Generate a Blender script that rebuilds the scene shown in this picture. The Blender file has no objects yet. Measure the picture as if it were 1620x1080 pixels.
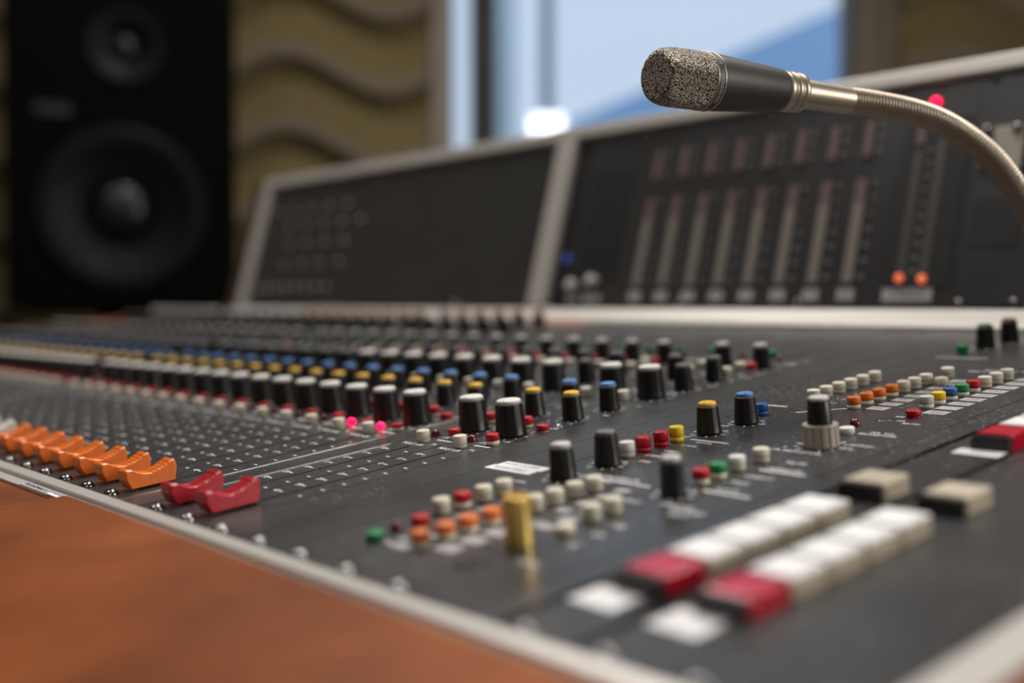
import bpy, bmesh, math, random
from mathutils import Vector, Matrix

random.seed(4)
scene = bpy.context.scene
COL = scene.collection
MM = 0.001
R = math.radians

# ------------------------------------------------------------------ camera, world, light, exposure
TILT = Matrix.Translation((0, 0, 0.80)) @ Matrix.Rotation(R(7.04), 4, 'X')      # control surface -> room
cam_d = bpy.data.cameras.new('camera')
cam_d.sensor_width = 36.0
cam_d.lens = 1791.5 / 1620 * 36.0
cam_d.clip_start = 0.01
cam_d.dof.use_dof = True
cam_d.dof.focus_distance = 0.548
cam_d.dof.aperture_fstop = 3.1
cam = bpy.data.objects.new('camera', cam_d)
COL.objects.link(cam)
cam_rot = Matrix(((0.6520455, -0.0239682, 0.7578009), (0.7524613, 0.1429851, -0.6429287), (-0.0929444, 0.9894346, 0.1112679)))
cam.matrix_world = TILT @ Matrix.Translation((0.44187, 0, 0.111645)) @ cam_rot.to_4x4()
scene.camera = cam
scene.view_settings.view_transform = 'Standard'
scene.view_settings.look = 'None'
scene.view_settings.gamma = 1
scene.view_settings.use_curve_mapping = False
scene.view_settings.exposure = 0.16
scene.cycles.use_denoising = True
scene.cycles.sample_clamp_indirect = 6.0

world = bpy.data.worlds.new('World')
scene.world = world
world.use_nodes = True
wn = world.node_tree.nodes
wn['Background'].inputs['Color'].default_value = (0.74, 0.84, 1.0, 1)
wn['Background'].inputs['Strength'].default_value = 0.80

CW = cam.matrix_world.translation.copy()
fw = cam.matrix_world.to_3x3() @ Vector((0, 0, -1))
fw.z = 0
fw.normalize()
ROOM = Matrix(((-(-fw.y) * 1, fw.x, 0, CW.x), (-fw.x, fw.y, 0, CW.y), (0, 0, 1, 0), (0, 0, 0, 1)))   # room axes: u right, v ahead, z up


def room(u, v, z):
    return ROOM @ Vector((u, v, z))


def area_light(name, u, v, z, sx, sy, power, color, target=None):
    l = bpy.data.lights.new(name, 'AREA')
    l.shape = 'RECTANGLE'
    l.size, l.size_y = sx, sy
    l.energy = power
    l.color = color
    o = bpy.data.objects.new(name, l)
    COL.objects.link(o)
    o.location = room(u, v, z)
    if target is not None:
        o.rotation_euler = (target - o.location).to_track_quat('-Z', 'Y').to_euler()
    return o


WARM = (1.0, 0.95, 0.90)
for u, v, p in ((-1.0, 0.9, 8.5), (0.1, 1.0, 13.5), (-0.3, 1.9, 11.0), (0.9, 1.2, 13.0)):
    area_light('ceiling_lamp', u, v, 2.62, 0.22, 0.22, p, WARM, room(u * 0.5 - 0.1, v * 0.5 + 0.3, 0.8))
area_light('wall_fill_light', -0.9, 2.7, 2.60, 1.6, 0.12, 2.0, (1.0, 0.88, 0.72), room(-0.9, 3.4, 1.3))  # two unseen lights added to brighten the acoustic panels
area_light('wall_fill_light', 1.5, 2.7, 2.60, 0.8, 0.12, 0.6, (1.0, 0.88, 0.72), room(1.6, 3.4, 1.3))
area_light('side_lamp', 2.15, -0.1, 1.50, 0.7, 0.7, 30.0, (1.0, 0.94, 0.86), room(0.1, 0.5, 0.85))
area_light('glass_glow_light', 0.26, -1.5, 2.24, 0.22, 0.16, 5.0, (0.95, 0.97, 1.0), room(0.2, 0.6, 1.2))  # light added behind the camera for a white glow in the window glass

# ------------------------------------------------------------------ materials


def mat(name, color, rough=0.5, metal=0.0, spec=0.5, coat=0.0, emit=None, emit_s=0.0, alpha=None):
    m = bpy.data.materials.new(name)
    m.use_nodes = True
    b = m.node_tree.nodes['Principled BSDF']
    b.inputs['Base Color'].default_value = (*color, 1)
    b.inputs['Roughness'].default_value = rough
    b.inputs['Metallic'].default_value = metal
    b.inputs['Specular IOR Level'].default_value = spec
    b.inputs['Coat Weight'].default_value = coat
    if emit:
        b.inputs['Emission Color'].default_value = (*emit, 1)
        b.inputs['Emission Strength'].default_value = emit_s
    return m


def nodes_of(m):
    return m.node_tree.nodes, m.node_tree.links, m.node_tree.nodes['Principled BSDF']


def noise(m, scale, detail=3.0, rough=0.5, vec=None):
    n, l, b = nodes_of(m)
    t = n.new('ShaderNodeTexNoise')
    t.inputs['Scale'].default_value = scale
    t.inputs['Detail'].default_value = detail
    t.inputs['Roughness'].default_value = rough
    tc = n.new('ShaderNodeTexCoord')
    if vec:
        mp = n.new('ShaderNodeMapping')
        mp.inputs['Scale'].default_value = vec
        l.new(tc.outputs['Object'], mp.inputs['Vector'])
        l.new(mp.outputs['Vector'], t.inputs['Vector'])
    else:
        l.new(tc.outputs['Object'], t.inputs['Vector'])
    return t


def ramp(m, src, stops):
    n, l, b = nodes_of(m)
    r = n.new('ShaderNodeValToRGB')
    e = r.color_ramp.elements
    while len(e) < len(stops):
        e.new(0.5)
    for k, (p, c) in enumerate(stops):
        e[k].position = p
        e[k].color = (*c, 1)
    l.new(src, r.inputs['Fac'])
    return r


def bump(m, src, strength, dist=0.001):
    n, l, b = nodes_of(m)
    bp = n.new('ShaderNodeBump')
    bp.inputs['Strength'].default_value = strength
    bp.inputs['Distance'].default_value = dist
    l.new(src, bp.inputs['Height'])
    l.new(bp.outputs['Normal'], b.inputs['Normal'])


def panel_paint(name, base, dust=True):
    m = mat(name, base, 0.42, spec=0.5)
    n, l, b = nodes_of(m)
    t = noise(m, 900, 2)
    bump(m, t.outputs['Fac'], 0.12, 0.0002)
    big = noise(m, 14, 4)
    rr = ramp(m, big.outputs['Fac'], ((0.3, (0.27,) * 3), (0.7, (0.40,) * 3)))
    l.new(rr.outputs['Color'], b.inputs['Roughness'])
    if dust:
        v = n.new('ShaderNodeTexVoronoi')
        v.inputs['Scale'].default_value = 430
        tc = n.new('ShaderNodeTexCoord')
        l.new(tc.outputs['Object'], v.inputs['Vector'])
        sp = ramp(m, v.outputs['Distance'], ((0.13, (1, 1, 1)), (0.30, (0, 0, 0))))
        patch = noise(m, 11, 3)
        pr = ramp(m, patch.outputs['Fac'], ((0.42, (0, 0, 0)), (0.66, (0.8,) * 3)))
        sep = noise(m, 430, 0)
        s2 = ramp(m, sep.outputs['Fac'], ((0.48, (0, 0, 0)), (0.58, (1, 1, 1))))
        mu = n.new('ShaderNodeMath'); mu.operation = 'MULTIPLY'
        l.new(sp.outputs['Color'], mu.inputs[0]); l.new(pr.outputs['Color'], mu.inputs[1])
        mu2 = n.new('ShaderNodeMath'); mu2.operation = 'MULTIPLY'
        l.new(mu.outputs[0], mu2.inputs[0]); l.new(s2.outputs['Color'], mu2.inputs[1])
        mx = n.new('ShaderNodeMix'); mx.data_type = 'RGBA'
        mx.inputs[6].default_value = (*base, 1)
        mx.inputs[7].default_value = (0.75, 0.74, 0.72, 1)
        l.new(mu2.outputs[0], mx.inputs[0])
        l.new(mx.outputs[2], b.inputs['Base Color'])
    return m


M = {}
M['panel'] = panel_paint('panel_paint', (0.036, 0.036, 0.0365))
M['panel_dark'] = panel_paint('bridge_paint', (0.036, 0.036, 0.036), False)
M['slot'] = mat('slot_black', (0.004, 0.004, 0.004), 0.6)
M['bed'] = mat('bed_black', (0.012, 0.012, 0.012), 0.5)
M['print'] = mat('white_print', (0.80, 0.80, 0.80), 0.6)
M['alu'] = mat('aluminium_trim', (0.60, 0.57, 0.53), 0.42, metal=0.35)
M['alu_edge'] = mat('bright_edge', (0.42, 0.41, 0.40), 0.32, metal=0.9)
M['screw'] = mat('screw_steel', (0.24, 0.24, 0.24), 0.22, metal=1.0)
M['black'] = mat('black_knob_plastic', (0.0085, 0.0085, 0.0085), 0.36, spec=0.4)
M['rim'] = mat('knob_rim', (0.10, 0.10, 0.10), 0.4)
M['white'] = mat('white_cap', (0.78, 0.76, 0.71), 0.42)
M['greycap'] = mat('grey_cap', (0.15, 0.15, 0.155), 0.5)
M['silvercap'] = mat('light_grey_cap', (0.58, 0.57, 0.55), 0.45)
M['yellow'] = mat('yellow_cap', (0.90, 0.53, 0.03), 0.4)
M['blue'] = mat('blue_cap', (0.09, 0.27, 0.62), 0.4)
M['orange'] = mat('orange_plastic', (0.75, 0.155, 0.012), 0.35)
M['orangecap'] = mat('orange_button', (0.82, 0.20, 0.03), 0.4)
M['red'] = mat('red_plastic', (0.50, 0.010, 0.018), 0.33)
M['redfader'] = mat('red_fader_plastic', (0.42, 0.010, 0.022), 0.33)
M['dullorange'] = mat('dull_orange_cap', (0.50, 0.25, 0.155), 0.5)
M['green'] = mat('green_plastic', (0.015, 0.26, 0.075), 0.4)
M['bluebtn'] = mat('blue_plastic', (0.012, 0.10, 0.32), 0.4)
M['yellowbtn'] = mat('yellow_plastic', (0.80, 0.56, 0.015), 0.4)
M['greencap'] = mat('green_cap', (0.06, 0.16, 0.09), 0.5)
M['redcap'] = mat('dull_red_cap', (0.30, 0.06, 0.05), 0.5)
M['cream'] = mat('cream_plastic', (0.74, 0.69, 0.56), 0.42)
M['creamdark'] = mat('cream_base', (0.50, 0.46, 0.36), 0.5)
M['whitefader'] = mat('ivory_fader_plastic', (0.62, 0.60, 0.52), 0.35)
M['led_off'] = mat('led_dark_red', (0.11, 0.002, 0.012), 0.15, coat=0.15)
M['led_on'] = mat('led_lit_red', (0.6, 0.01, 0.05), 0.2, emit=(1.0, 0.0, 0.05), emit_s=4.5)
M['led_on2'] = mat('meter_lit_orange', (0.6, 0.1, 0.02), 0.3, emit=(1.0, 0.20, 0.08), emit_s=0.7)
M['led_blue'] = mat('led_lit_blue', (0.02, 0.05, 0.3), 0.3, emit=(0.10, 0.20, 1.0), emit_s=0.15)
M['beige'] = mat('beige_ring_plastic', (0.40, 0.36, 0.30), 0.5)
M['gold'] = mat('gold_metal', (0.80, 0.56, 0.17), 0.30, metal=0.75)
M['key_red'] = mat('clear_red_key', (0.52, 0.006, 0.03), 0.22, spec=0.5)
M['key_white'] = mat('white_key', (0.78, 0.78, 0.77), 0.4)
M['key_beige'] = mat('beige_key', (0.55, 0.48, 0.37), 0.5)
M['paper'] = mat('label_paper', (0.90, 0.89, 0.90), 0.7)
M['ink'] = mat('ink', (0.05, 0.05, 0.06), 0.7)
M['tag'] = mat('grey_tag', (0.42, 0.40, 0.41), 0.6)
M['meter_red'] = mat('meter_window_pink', (0.165, 0.11, 0.11), 0.4)
M['meter_bar'] = mat('meter_window_beige', (0.24, 0.21, 0.185), 0.4)
M['meter_dim'] = mat('meter_window_dim', (0.075, 0.070, 0.064), 0.4)
M['orange_strip'] = mat('orange_reflection', (0.55, 0.17, 0.05), 0.5)
M['mic_black'] = mat('mic_black', (0.017, 0.0155, 0.014), 0.52)
M['mic_metal'] = mat('satin_nickel', (0.40, 0.345, 0.275), 0.40, metal=0.9)
M['spk'] = mat('speaker_black', (0.0018, 0.0017, 0.0014), 0.75, spec=0.03)
M['spk_cone'] = mat('speaker_cone', (0.0022, 0.0021, 0.0018), 0.45, spec=0.12)
M['spk_dome'] = mat('speaker_dome', (0.005, 0.005, 0.005), 0.3, spec=0.3)
M['wall'] = mat('wall_paint', (0.19, 0.155, 0.12), 0.8)
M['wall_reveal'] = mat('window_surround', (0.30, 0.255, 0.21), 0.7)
M['ceil'] = mat('ceiling_paint', (0.20, 0.19, 0.18), 0.9)
M['dark_wood'] = mat('dark_wood', (0.06, 0.034, 0.022), 0.5)
M['frame_dark'] = mat('window_frame', (0.010, 0.010, 0.011), 0.5)
M['carpet'] = mat('floor_carpet', (0.06, 0.05, 0.042), 0.95)
M['ext_blue'] = mat('outside_blue_cladding', (0.40, 0.62, 0.92), 0.7)
M['ext_white'] = mat('outside_white_render', (0.80, 0.82, 0.90), 0.8)
M['ext_grey'] = mat('outside_grey_column', (0.34, 0.42, 0.50), 0.7)
M['ext_teal'] = mat('outside_pale_teal', (0.62, 0.78, 0.82), 0.7)

# mottled brown armrest
m = mat('brown_leather', (0.22, 0.075, 0.03), 0.52, spec=0.14)
n_, l_, b_ = nodes_of(m)
t1 = noise(m, 9, 6, 0.6, (1.0, 1.0, 1.0))
rc = ramp(m, t1.outputs['Fac'], ((0.30, (0.125, 0.033, 0.009)), (0.52, (0.23, 0.063, 0.017)), (0.72, (0.33, 0.10, 0.030))))
l_.new(rc.outputs['Color'], b_.inputs['Base Color'])
t2 = noise(m, 420, 4)
bump(m, t2.outputs['Fac'], 0.25, 0.0006)
M['leather'] = m

# sintered mic mesh
m = mat('mic_mesh', (0.42, 0.36, 0.29), 0.42, metal=0.55)
n_, l_, b_ = nodes_of(m)
vo = n_.new('ShaderNodeTexVoronoi')
vo.inputs['Scale'].default_value = 1150
tc_ = n_.new('ShaderNodeTexCoord')
l_.new(tc_.outputs['Object'], vo.inputs['Vector'])
rc = ramp(m, vo.outputs['Distance'], ((0.15, (0.80, 0.72, 0.61)), (0.50, (0.30, 0.26, 0.21)), (0.80, (0.03, 0.026, 0.022))))
l_.new(rc.outputs['Color'], b_.inputs['Base Color'])
inv = n_.new('ShaderNodeMath'); inv.operation = 'SUBTRACT'; inv.inputs[0].default_value = 1.0
l_.new(vo.outputs['Distance'], inv.inputs[1])
bump(m, inv.outputs[0], 1.0, 0.0016)
M['mic_mesh'] = m

# acoustic wave panel: olive boards, tan edges
m = mat('acoustic_foam', (0.16, 0.12, 0.05), 0.9)
n_, l_, b_ = nodes_of(m)
t1 = noise(m, 30, 4)
rc = ramp(m, t1.outputs['Fac'], ((0.35, (0.15, 0.118, 0.046)), (0.65, (0.185, 0.146, 0.062))))
l_.new(rc.outputs['Color'], b_.inputs['Base Color'])
M['foam'] = m
M['foam_edge'] = mat('acoustic_tan_edge', (0.20, 0.158, 0.115), 0.85)

# window glass: thin clear pane
m = bpy.data.materials.new('window_glass')
m.use_nodes = True
nt = m.node_tree
for n in list(nt.nodes):
    nt.nodes.remove(n)
out = nt.nodes.new('ShaderNodeOutputMaterial')
tr = nt.nodes.new('ShaderNodeBsdfTransparent')
tr.inputs['Color'].default_value = (0.93, 0.97, 1.0, 1)
gl = nt.nodes.new('ShaderNodeBsdfGlossy')
gl.inputs['Roughness'].default_value = 0.03
fr = nt.nodes.new('ShaderNodeFresnel')
fr.inputs['IOR'].default_value = 1.45
mx = nt.nodes.new('ShaderNodeMixShader')
nt.links.new(fr.outputs[0], mx.inputs[0])
nt.links.new(tr.outputs[0], mx.inputs[1])
nt.links.new(gl.outputs[0], mx.inputs[2])
nt.links.new(mx.outputs[0], out.inputs['Surface'])
M['glass'] = m

# ------------------------------------------------------------------ mesh helpers (millimetres in, metres out)


class MB:
    def __init__(self):
        self.bm = bmesh.new()
        self.mats = []

    def mi(self, key):
        if key not in self.mats:
            self.mats.append(key)
        return self.mats.index(key)

    def faces(self, pts, faces, key, smooth=False):
        vs = [self.bm.verts.new(Vector(p) * MM) for p in pts]
        i = self.mi(key)
        for f in faces:
            try:
                fc = self.bm.faces.new([vs[k] for k in f])
            except ValueError:
                continue
            fc.material_index = i
            fc.smooth = smooth
        return vs

    def box(self, x0, x1, y0, y1, z0, z1, key, bev=0.0):
        if bev <= 0:
            p = [(x, y, z) for z in (z0, z1) for y in (y0, y1) for x in (x0, x1)]
            self.faces(p, [(0, 2, 3, 1), (4, 5, 7, 6), (0, 1, 5, 4), (2, 6, 7, 3), (0, 4, 6, 2), (1, 3, 7, 5)], key)
            return
        t = bmesh.new()
        bmesh.ops.create_cube(t, size=1.0)
        for v in t.verts:
            v.co = Vector(((x0 + x1) / 2 + v.co.x * (x1 - x0), (y0 + y1) / 2 + v.co.y * (y1 - y0), (z0 + z1) / 2 + v.co.z * (z1 - z0)))
        bmesh.ops.bevel(t, geom=list(t.edges), offset=bev, segments=2, affect='EDGES', profile=0.6)
        self.merge(t, key)

    def merge(self, t, key, mtx=None):
        i = self.mi(key)
        mp = {}
        for v in t.verts:
            co = mtx @ v.co if mtx else v.co
            mp[v] = self.bm.verts.new(co * MM)
        for f in t.faces:
            fc = self.bm.faces.new([mp[v] for v in f.verts])
            fc.material_index = i
            fc.smooth = f.smooth
        t.free()

    def lathe(self, prof, key, seg=28, c=(0, 0, 0), mtx=None, flute=None, smooth=True, cap0=True, cap1=True):
        """prof: [(r, z)] from bottom to top; flute(i, r, z) may change the radius"""
        i = self.mi(key) if isinstance(key, str) else None
        rings = []
        for r, z in prof:
            ring = []
            for k in range(seg):
                a = 2 * math.pi * k / seg
                rr = flute(k, r, z) if flute else r
                p = Vector((rr * math.cos(a), rr * math.sin(a), z))
                if mtx:
                    p = mtx @ p
                ring.append(self.bm.verts.new((p + Vector(c)) * MM))
            rings.append(ring)
        for a, b in zip(rings, rings[1:]):
            for k in range(seg):
                f = self.bm.faces.new((a[k], a[(k + 1) % seg], b[(k + 1) % seg], b[k]))
                f.material_index = i
                f.smooth = smooth
        if cap0 and prof[0][0] > 0:
            f = self.bm.faces.new(list(reversed(rings[0]))); f.material_index = i
        if cap1 and prof[-1][0] > 0:
            f = self.bm.faces.new(rings[-1]); f.material_index = i

    def quad(self, x0, x1, y0, y1, z, key):
        self.faces([(x0, y0, z), (x1, y0, z), (x1, y1, z), (x0, y1, z)], [(0, 1, 2, 3)], key)

    def text(self, s, x, y, size, key, z=0.06, rot=0.0, align='CENTER', sx=1.0):
        """flat printed lettering with its centre line at (x, y)"""
        cu = bpy.data.curves.new('lettering', 'FONT')
        cu.body = s
        cu.size = 1.18 if key == 'print' else 1.0
        cu.offset = 0.012 if key == 'print' else 0.0
        cu.align_x = align
        cu.align_y = 'CENTER'
        cu.resolution_u = 2
        o = bpy.data.objects.new('lettering', cu)
        COL.objects.link(o)
        dg = bpy.context.evaluated_depsgraph_get()
        me = bpy.data.meshes.new_from_object(o.evaluated_get(dg))
        t = bmesh.new()
        t.from_mesh(me)
        mtx = Matrix.Translation((x, y, z)) @ Matrix.Rotation(rot, 4, 'Z') @ Matrix.Diagonal((size * sx, size, 1, 1))
        self.merge(t, key, mtx)
        bpy.data.objects.remove(o)
        bpy.data.meshes.remove(me)
        bpy.data.curves.remove(cu)

    def mesh(self, name):
        me = bpy.data.meshes.new(name)
        bmesh.ops.recalc_face_normals(self.bm, faces=list(self.bm.faces))
        self.bm.to_mesh(me)
        self.bm.free()
        for k in self.mats:
            me.materials.append(M[k])
        return me


def link(name, me, parent=None, loc=(0, 0, 0), rotz=0.0, label=None):
    o = bpy.data.objects.new(name, me)
    COL.objects.link(o)
    o.parent = parent
    o.location = Vector(loc) * MM
    if rotz:
        o.rotation_euler = (0, 0, rotz)
    if label:
        o['label'] = label
    return o


def thing(o, label, cat, group=None):
    o['label'] = label
    o['category'] = cat
    if group:
        o['group'] = group
    return o


def structure(o):
    o['kind'] = 'structure'
    return o


def empty(name, mtx):
    o = bpy.data.objects.new(name, None)
    COL.objects.link(o)
    o.empty_display_size = 0.05
    o.matrix_world = mtx
    return o


# ------------------------------------------------------------------ the room
V_WALL = 3.4
room_root_mtx = ROOM


def room_mesh(name, mb):
    o = bpy.data.objects.new(name, mb.mesh(name))
    COL.objects.link(o)
    o.matrix_world = ROOM
    return o


U0, U1, VB, ZC = -2300, 3000, -1600, 2720
WU0, WU1, WZ0, WZ1 = -182, 1012, 900, 2480          # window opening in the front wall
VW = V_WALL * 1000

b = MB()
b.box(U0, WU0, VW, VW + 140, 0, ZC, 'wall')
b.box(WU1, U1, VW, VW + 140, 0, ZC, 'wall')
b.box(WU0, WU1, VW, VW + 140, 0, WZ0, 'wall')
b.box(WU0, WU1, VW, VW + 140, WZ1, ZC, 'wall')
structure(room_mesh('wall_front', b))
b = MB(); b.box(U0 - 120, U0, VB, VW + 140, 0, ZC, 'wall'); structure(room_mesh('wall_left', b))
b = MB(); b.box(U1, U1 + 120, VB, VW + 140, 0, ZC, 'wall'); structure(room_mesh('wall_right', b))
b = MB(); b.box(U0 - 120, U1 + 120, VB - 120, VB, 0, ZC, 'wall'); structure(room_mesh('wall_back', b))
b = MB(); b.box(U0 - 120, U1 + 120, VB - 120, VW + 140, -80, 0, 'carpet'); structure(room_mesh('floor', b))
b = MB(); b.box(U0 - 120, U1 + 120, VB - 120, VW + 140, ZC, ZC + 80, 'ceil'); structure(room_mesh('ceiling', b))

# window with frame, mullion and pane
b = MB()
b.box(WU0 - 55, WU0, VW - 45, VW + 20, WZ0 - 60, WZ1 + 60, 'wall_reveal', 4)
b.box(WU1, WU1 + 60, VW - 45, VW + 20, WZ0 - 60, WZ1 + 60, 'wall', 4)
b.box(WU0, WU1, VW - 45, VW + 20, WZ1, WZ1 + 60, 'wall', 4)
b.box(WU0, WU1, VW - 60, VW + 20, WZ0 - 60, WZ0, 'wall_reveal', 4)
win = structure(room_mesh('window_1', b))


def room_child(name, mb, parent, label=None):
    o = bpy.data.objects.new(name, mb.mesh(name))
    COL.objects.link(o)
    o.parent = parent
    if label:
        o['label'] = label
    return o


b = MB(); b.box(-126, -46, VW + 20, VW + 90, WZ0, WZ1, 'frame_dark', 3)
room_child('mullion', b, win, 'dark upright window bar')
b = MB()
b.box(WU0, -126, VW + 70, VW + 76, WZ0, WZ1, 'glass')
b.box(-46, WU1, VW + 70, VW + 76, WZ0, WZ1, 'glass')
room_child('glass_pane', b, win)

# what stands outside the window
def outside(name, mb, label, cat):
    return thing(room_mesh(name, mb), label, cat)


b = MB()
# wall with a sloping roof line, seen through the right half of the window
b.faces([(330, 6600, -200), (3400, 6600, -200), (3400, 6600, 3400), (2300, 6600, 2805), (820, 6600, 2179), (330, 6600, 1976),
         (330, 7600, -200), (3400, 7600, -200), (3400, 7600, 3400), (2300, 7600, 2805), (820, 7600, 2179), (330, 7600, 1976)],
        [(0, 1, 2, 3, 4, 5), (6, 11, 10, 9, 8, 7), (0, 6, 7, 1), (1, 7, 8, 2), (2, 8, 9, 3), (3, 9, 10, 4), (4, 10, 11, 5), (5, 11, 6, 0)], 'ext_blue')
outside('neighbouring_building', b, 'blue clad building with a sloping roof line outside the window', 'building')
b = MB()
b.box(130, 190, 5200, 5310, -200, 3600, 'ext_grey', 8)
outside('grey_column', b, 'blurred grey column outside the left half of the window', 'column')
b = MB()
b.box(-180, 20, 5900, 6050, -200, 3600, 'ext_teal', 8)
outside('pale_post', b, 'pale blue green post outside beside the dark window bar', 'post')
b = MB()
b.box(-3000, 6000, 4300, 12000, -280, -200, 'ext_white')
structure(room_mesh('ground', b))

# acoustic wave panels on the front wall
def wave_panel(name, u0, u1, z0, z1, depth, phase, label, period_u=607.0, period_z=218.0, amp=57.0):
    nu, = (max(12, int((u1 - u0) / 9)),)
    nz = int((z1 - z0) / 4.6)
    pts, fcs = [], []
    key = []
    for j in range(nz + 1):
        z = z0 + (z1 - z0) * j / nz
        for i in range(nu + 1):
            u = u0 + (u1 - u0) * i / nu
            w = math.cos(2 * math.pi * (u - phase) / period_u)
            s = ((z - amp * w) / period_z) % 1.0
            # one board: swells out of a dark recess, long rounded belly
            if s < 0.16:
                p = 12 + 30 * (s / 0.16)
            elif s < 0.30:
                p = 42 + 50 * math.sin((s - 0.16) / 0.14 * math.pi / 2)
            else:
                p = 92 * math.cos((s - 0.30) / 0.70 * math.pi / 2) ** 0.7 + 12 * (s - 0.3) / 0.7
            pts.append((u, VW - 4 - depth * p / 92, z))
            key.append(s)
    b = MB()
    vs = [b.bm.verts.new(Vector(p) * MM) for p in pts]
    i0, i1 = b.mi('foam'), b.mi('foam_edge')
    for j in range(nz):
        for i in range(nu):
            a = j * (nu + 1) + i
            f = b.bm.faces.new((vs[a], vs[a + 1], vs[a + nu + 2], vs[a + nu + 1]))
            f.smooth = True
            f.material_index = i1 if 0.20 < key[a] < 0.44 else i0
    b.box(u0, u1, VW - 3, VW - 1, z0, z1, 'foam')
    return thing(room_mesh(name, b), label, 'acoustic panel')


wave_panel('acoustic_panel', -1800, WU0 - 60, 300, 2500, 80, -665, 'olive and tan wavy acoustic wall panel left of the window')
wave_panel('acoustic_panel.001', WU1 + 140, 2300, 300, 2500, 30, 1300, 'dark brown wavy acoustic wall panel right of the window')

# ------------------------------------------------------------------ loudspeaker on its stand
SV = 2450.0
k_ = SV / 1791.5
SU0, SU1 = (34 - 810) * k_, (363 - 810) * k_
SZ0 = CW.z * 1000 - 4
SH = 930.0
suc = (SU0 + SU1) / 2
spk = empty('loudspeaker', ROOM @ Matrix.Translation((suc * MM, SV * MM, SZ0 * MM)) @ Matrix.Rotation(R(18.5), 4, 'Z'))
thing(spk, 'large black studio loudspeaker with woofer, left of the window', 'loudspeaker')
hw = (SU1 - SU0) / 2 * 1.05
b = MB()
b.box(-hw, hw, 0, 380, 0, SH, 'spk', 10)
link('cabinet', b.mesh('cabinet'), spk)
toY = Matrix.Rotation(R(90), 4, 'X')        # lathe axis z -> -y (towards the room)


def driver(name, r, x, z):
    b = MB()
    mt = Matrix.Translation((x, 1, z)) @ toY
    b.lathe([(r, 0), (r, 7), (r * 0.93, 9), (r * 0.88, 5), (r * 0.80, 9), (r * 0.76, 4), (r * 0.30, -0.5)], 'spk_cone', 40, mtx=mt, cap0=False, cap1=False)
    o = link(name, b.mesh(name), spk)
    b = MB()
    b.lathe([(r * 0.31, -0.5), (r * 0.27, 6), (r * 0.16, 10), (0.5, 12)], 'spk_dome', 32, mtx=mt, cap0=False)
    link('dust_cap', b.mesh('dust_cap'), o)
    return o


driver('woofer', 178, -5, 212)
driver('midrange_driver', 80, 5, 560)
driver('tweeter', 46, 0, 770)
b = MB()
b.lathe([(20, 0), (20, 3), (14, 4), (9, 1.5)], 'spk_dome', 24, mtx=Matrix.Translation((5, 0, 78)) @ toY)
link('port_plug', b.mesh('port_plug'), spk)
b = MB()
b.box(-hw + 60, -hw + 130, -3, 0, 408, 430, 'spk_dome', 1)
link('badge', b.mesh('badge'), spk)

std = empty('speaker_stand', ROOM @ Matrix.Translation(((suc - 60) * MM, (SV + 180) * MM, 0)) @ Matrix.Rotation(R(18.5), 4, 'Z'))
thing(std, 'black column stand under the large loudspeaker', 'speaker stand')
b = MB(); b.box(-hw * 0.8, hw * 0.8, -150, 150, SZ0 - 14, SZ0 - 1, 'spk', 2); link('top_plate', b.mesh('top_plate'), std)
b = MB(); b.box(-60, 60, -50, 50, 18, SZ0 - 14, 'spk', 4); link('post', b.mesh('post'), std)
b = MB(); b.box(-200, 200, -170, 170, 0, 18, 'spk', 3); link('base_plate', b.mesh('base_plate'), std)

# ------------------------------------------------------------------ mixing console
con = empty('mixing_console', TILT)
thing(con, 'large grey mixing console with rows of coloured knobs and orange and red faders', 'mixing console')

Y0, Y1 = 180.0, 766.0
PITCH = 30.0
CENT = {7: 4.5, 6: -26.0}
for k in range(5, -11, -1):
    CENT[k] = -77.0 + PITCH * (k - 5)
for q in range(16):
    CENT[-11 - q] = -575.0 - PITCH * q
for q in range(8):
    CENT[-27 - q] = -1073.0 - PITCH * q
KEYS = sorted(CENT, reverse=True)

# --- frame, trims, armrest, cheeks
b = MB()
b.box(-1300, 322, 168, 786, -120, -4.5, 'bed')
b.box(-1300, 322, 120, 905, -150, -120, 'bed')
for x in (-1000, 250):
    b.box(x - 20, x + 20, 870, 905, -120, -44, 'bed')
link('console_frame', b.mesh('console_frame'), con)
for x in (-1100, 180):
    b = MB()
    b.box(x - 40, x + 40, 220, 700, -720 + (0 if x < 0 else 0), -150, 'bed', 4)
    o = link('pedestal', b.mesh('pedestal'), con)

b = MB()
prof = [(169.0, -3), (169.0, 0.2), (174.6, 0.4), (174.8, -0.6), (175.4, -0.6), (175.6, 1.6), (176.2, 2.2), (180.6, 3.0), (181.6, 2.6), (181.8, 0.0), (181.8, -3)]
pts = [(x, y, z) for x in (-1318, 330) for y, z in prof]
npf = len(prof)
b.faces(pts, [(i, i + 1, npf + i + 1, npf + i) for i in range(npf - 1)] + [tuple(range(npf)), tuple(range(2 * npf - 1, npf - 1, -1))], 'alu')
o = link('front_trim', b.mesh('front_trim'), con, label='pale metal trim along the front edge')
b = MB()
b.quad(-150, -62, 169.4, 174.2, 0.6, 'tag')
random.seed(8)
x = -178.0
for i in range(46):
    w = random.uniform(0.8, 2.4)
    x += w + random.uniform(0.5, 1.2)
    if random.random() < 0.75 and -150 < x < -66:
        b.quad(x, x + w, 171.4 + random.uniform(-0.7, 0.4), 171.9 + random.uniform(0.1, 0.9), 0.72, 'ink')
for x in (-140, -112, -86):
    b.faces([(x, 169.6, 0.72), (x + 0.4, 169.6, 0.72), (x + 3.4, 174, 0.72), (x + 3.0, 174, 0.72)], [(0, 1, 2, 3)], 'ink')
b.quad(-110, -78, 169.2, 171.2, 0.85, 'paper')
link('scribble_strip', b.mesh('scribble_strip'), o, label='writing strip with pencil scribble and a bit of white tape')

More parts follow.
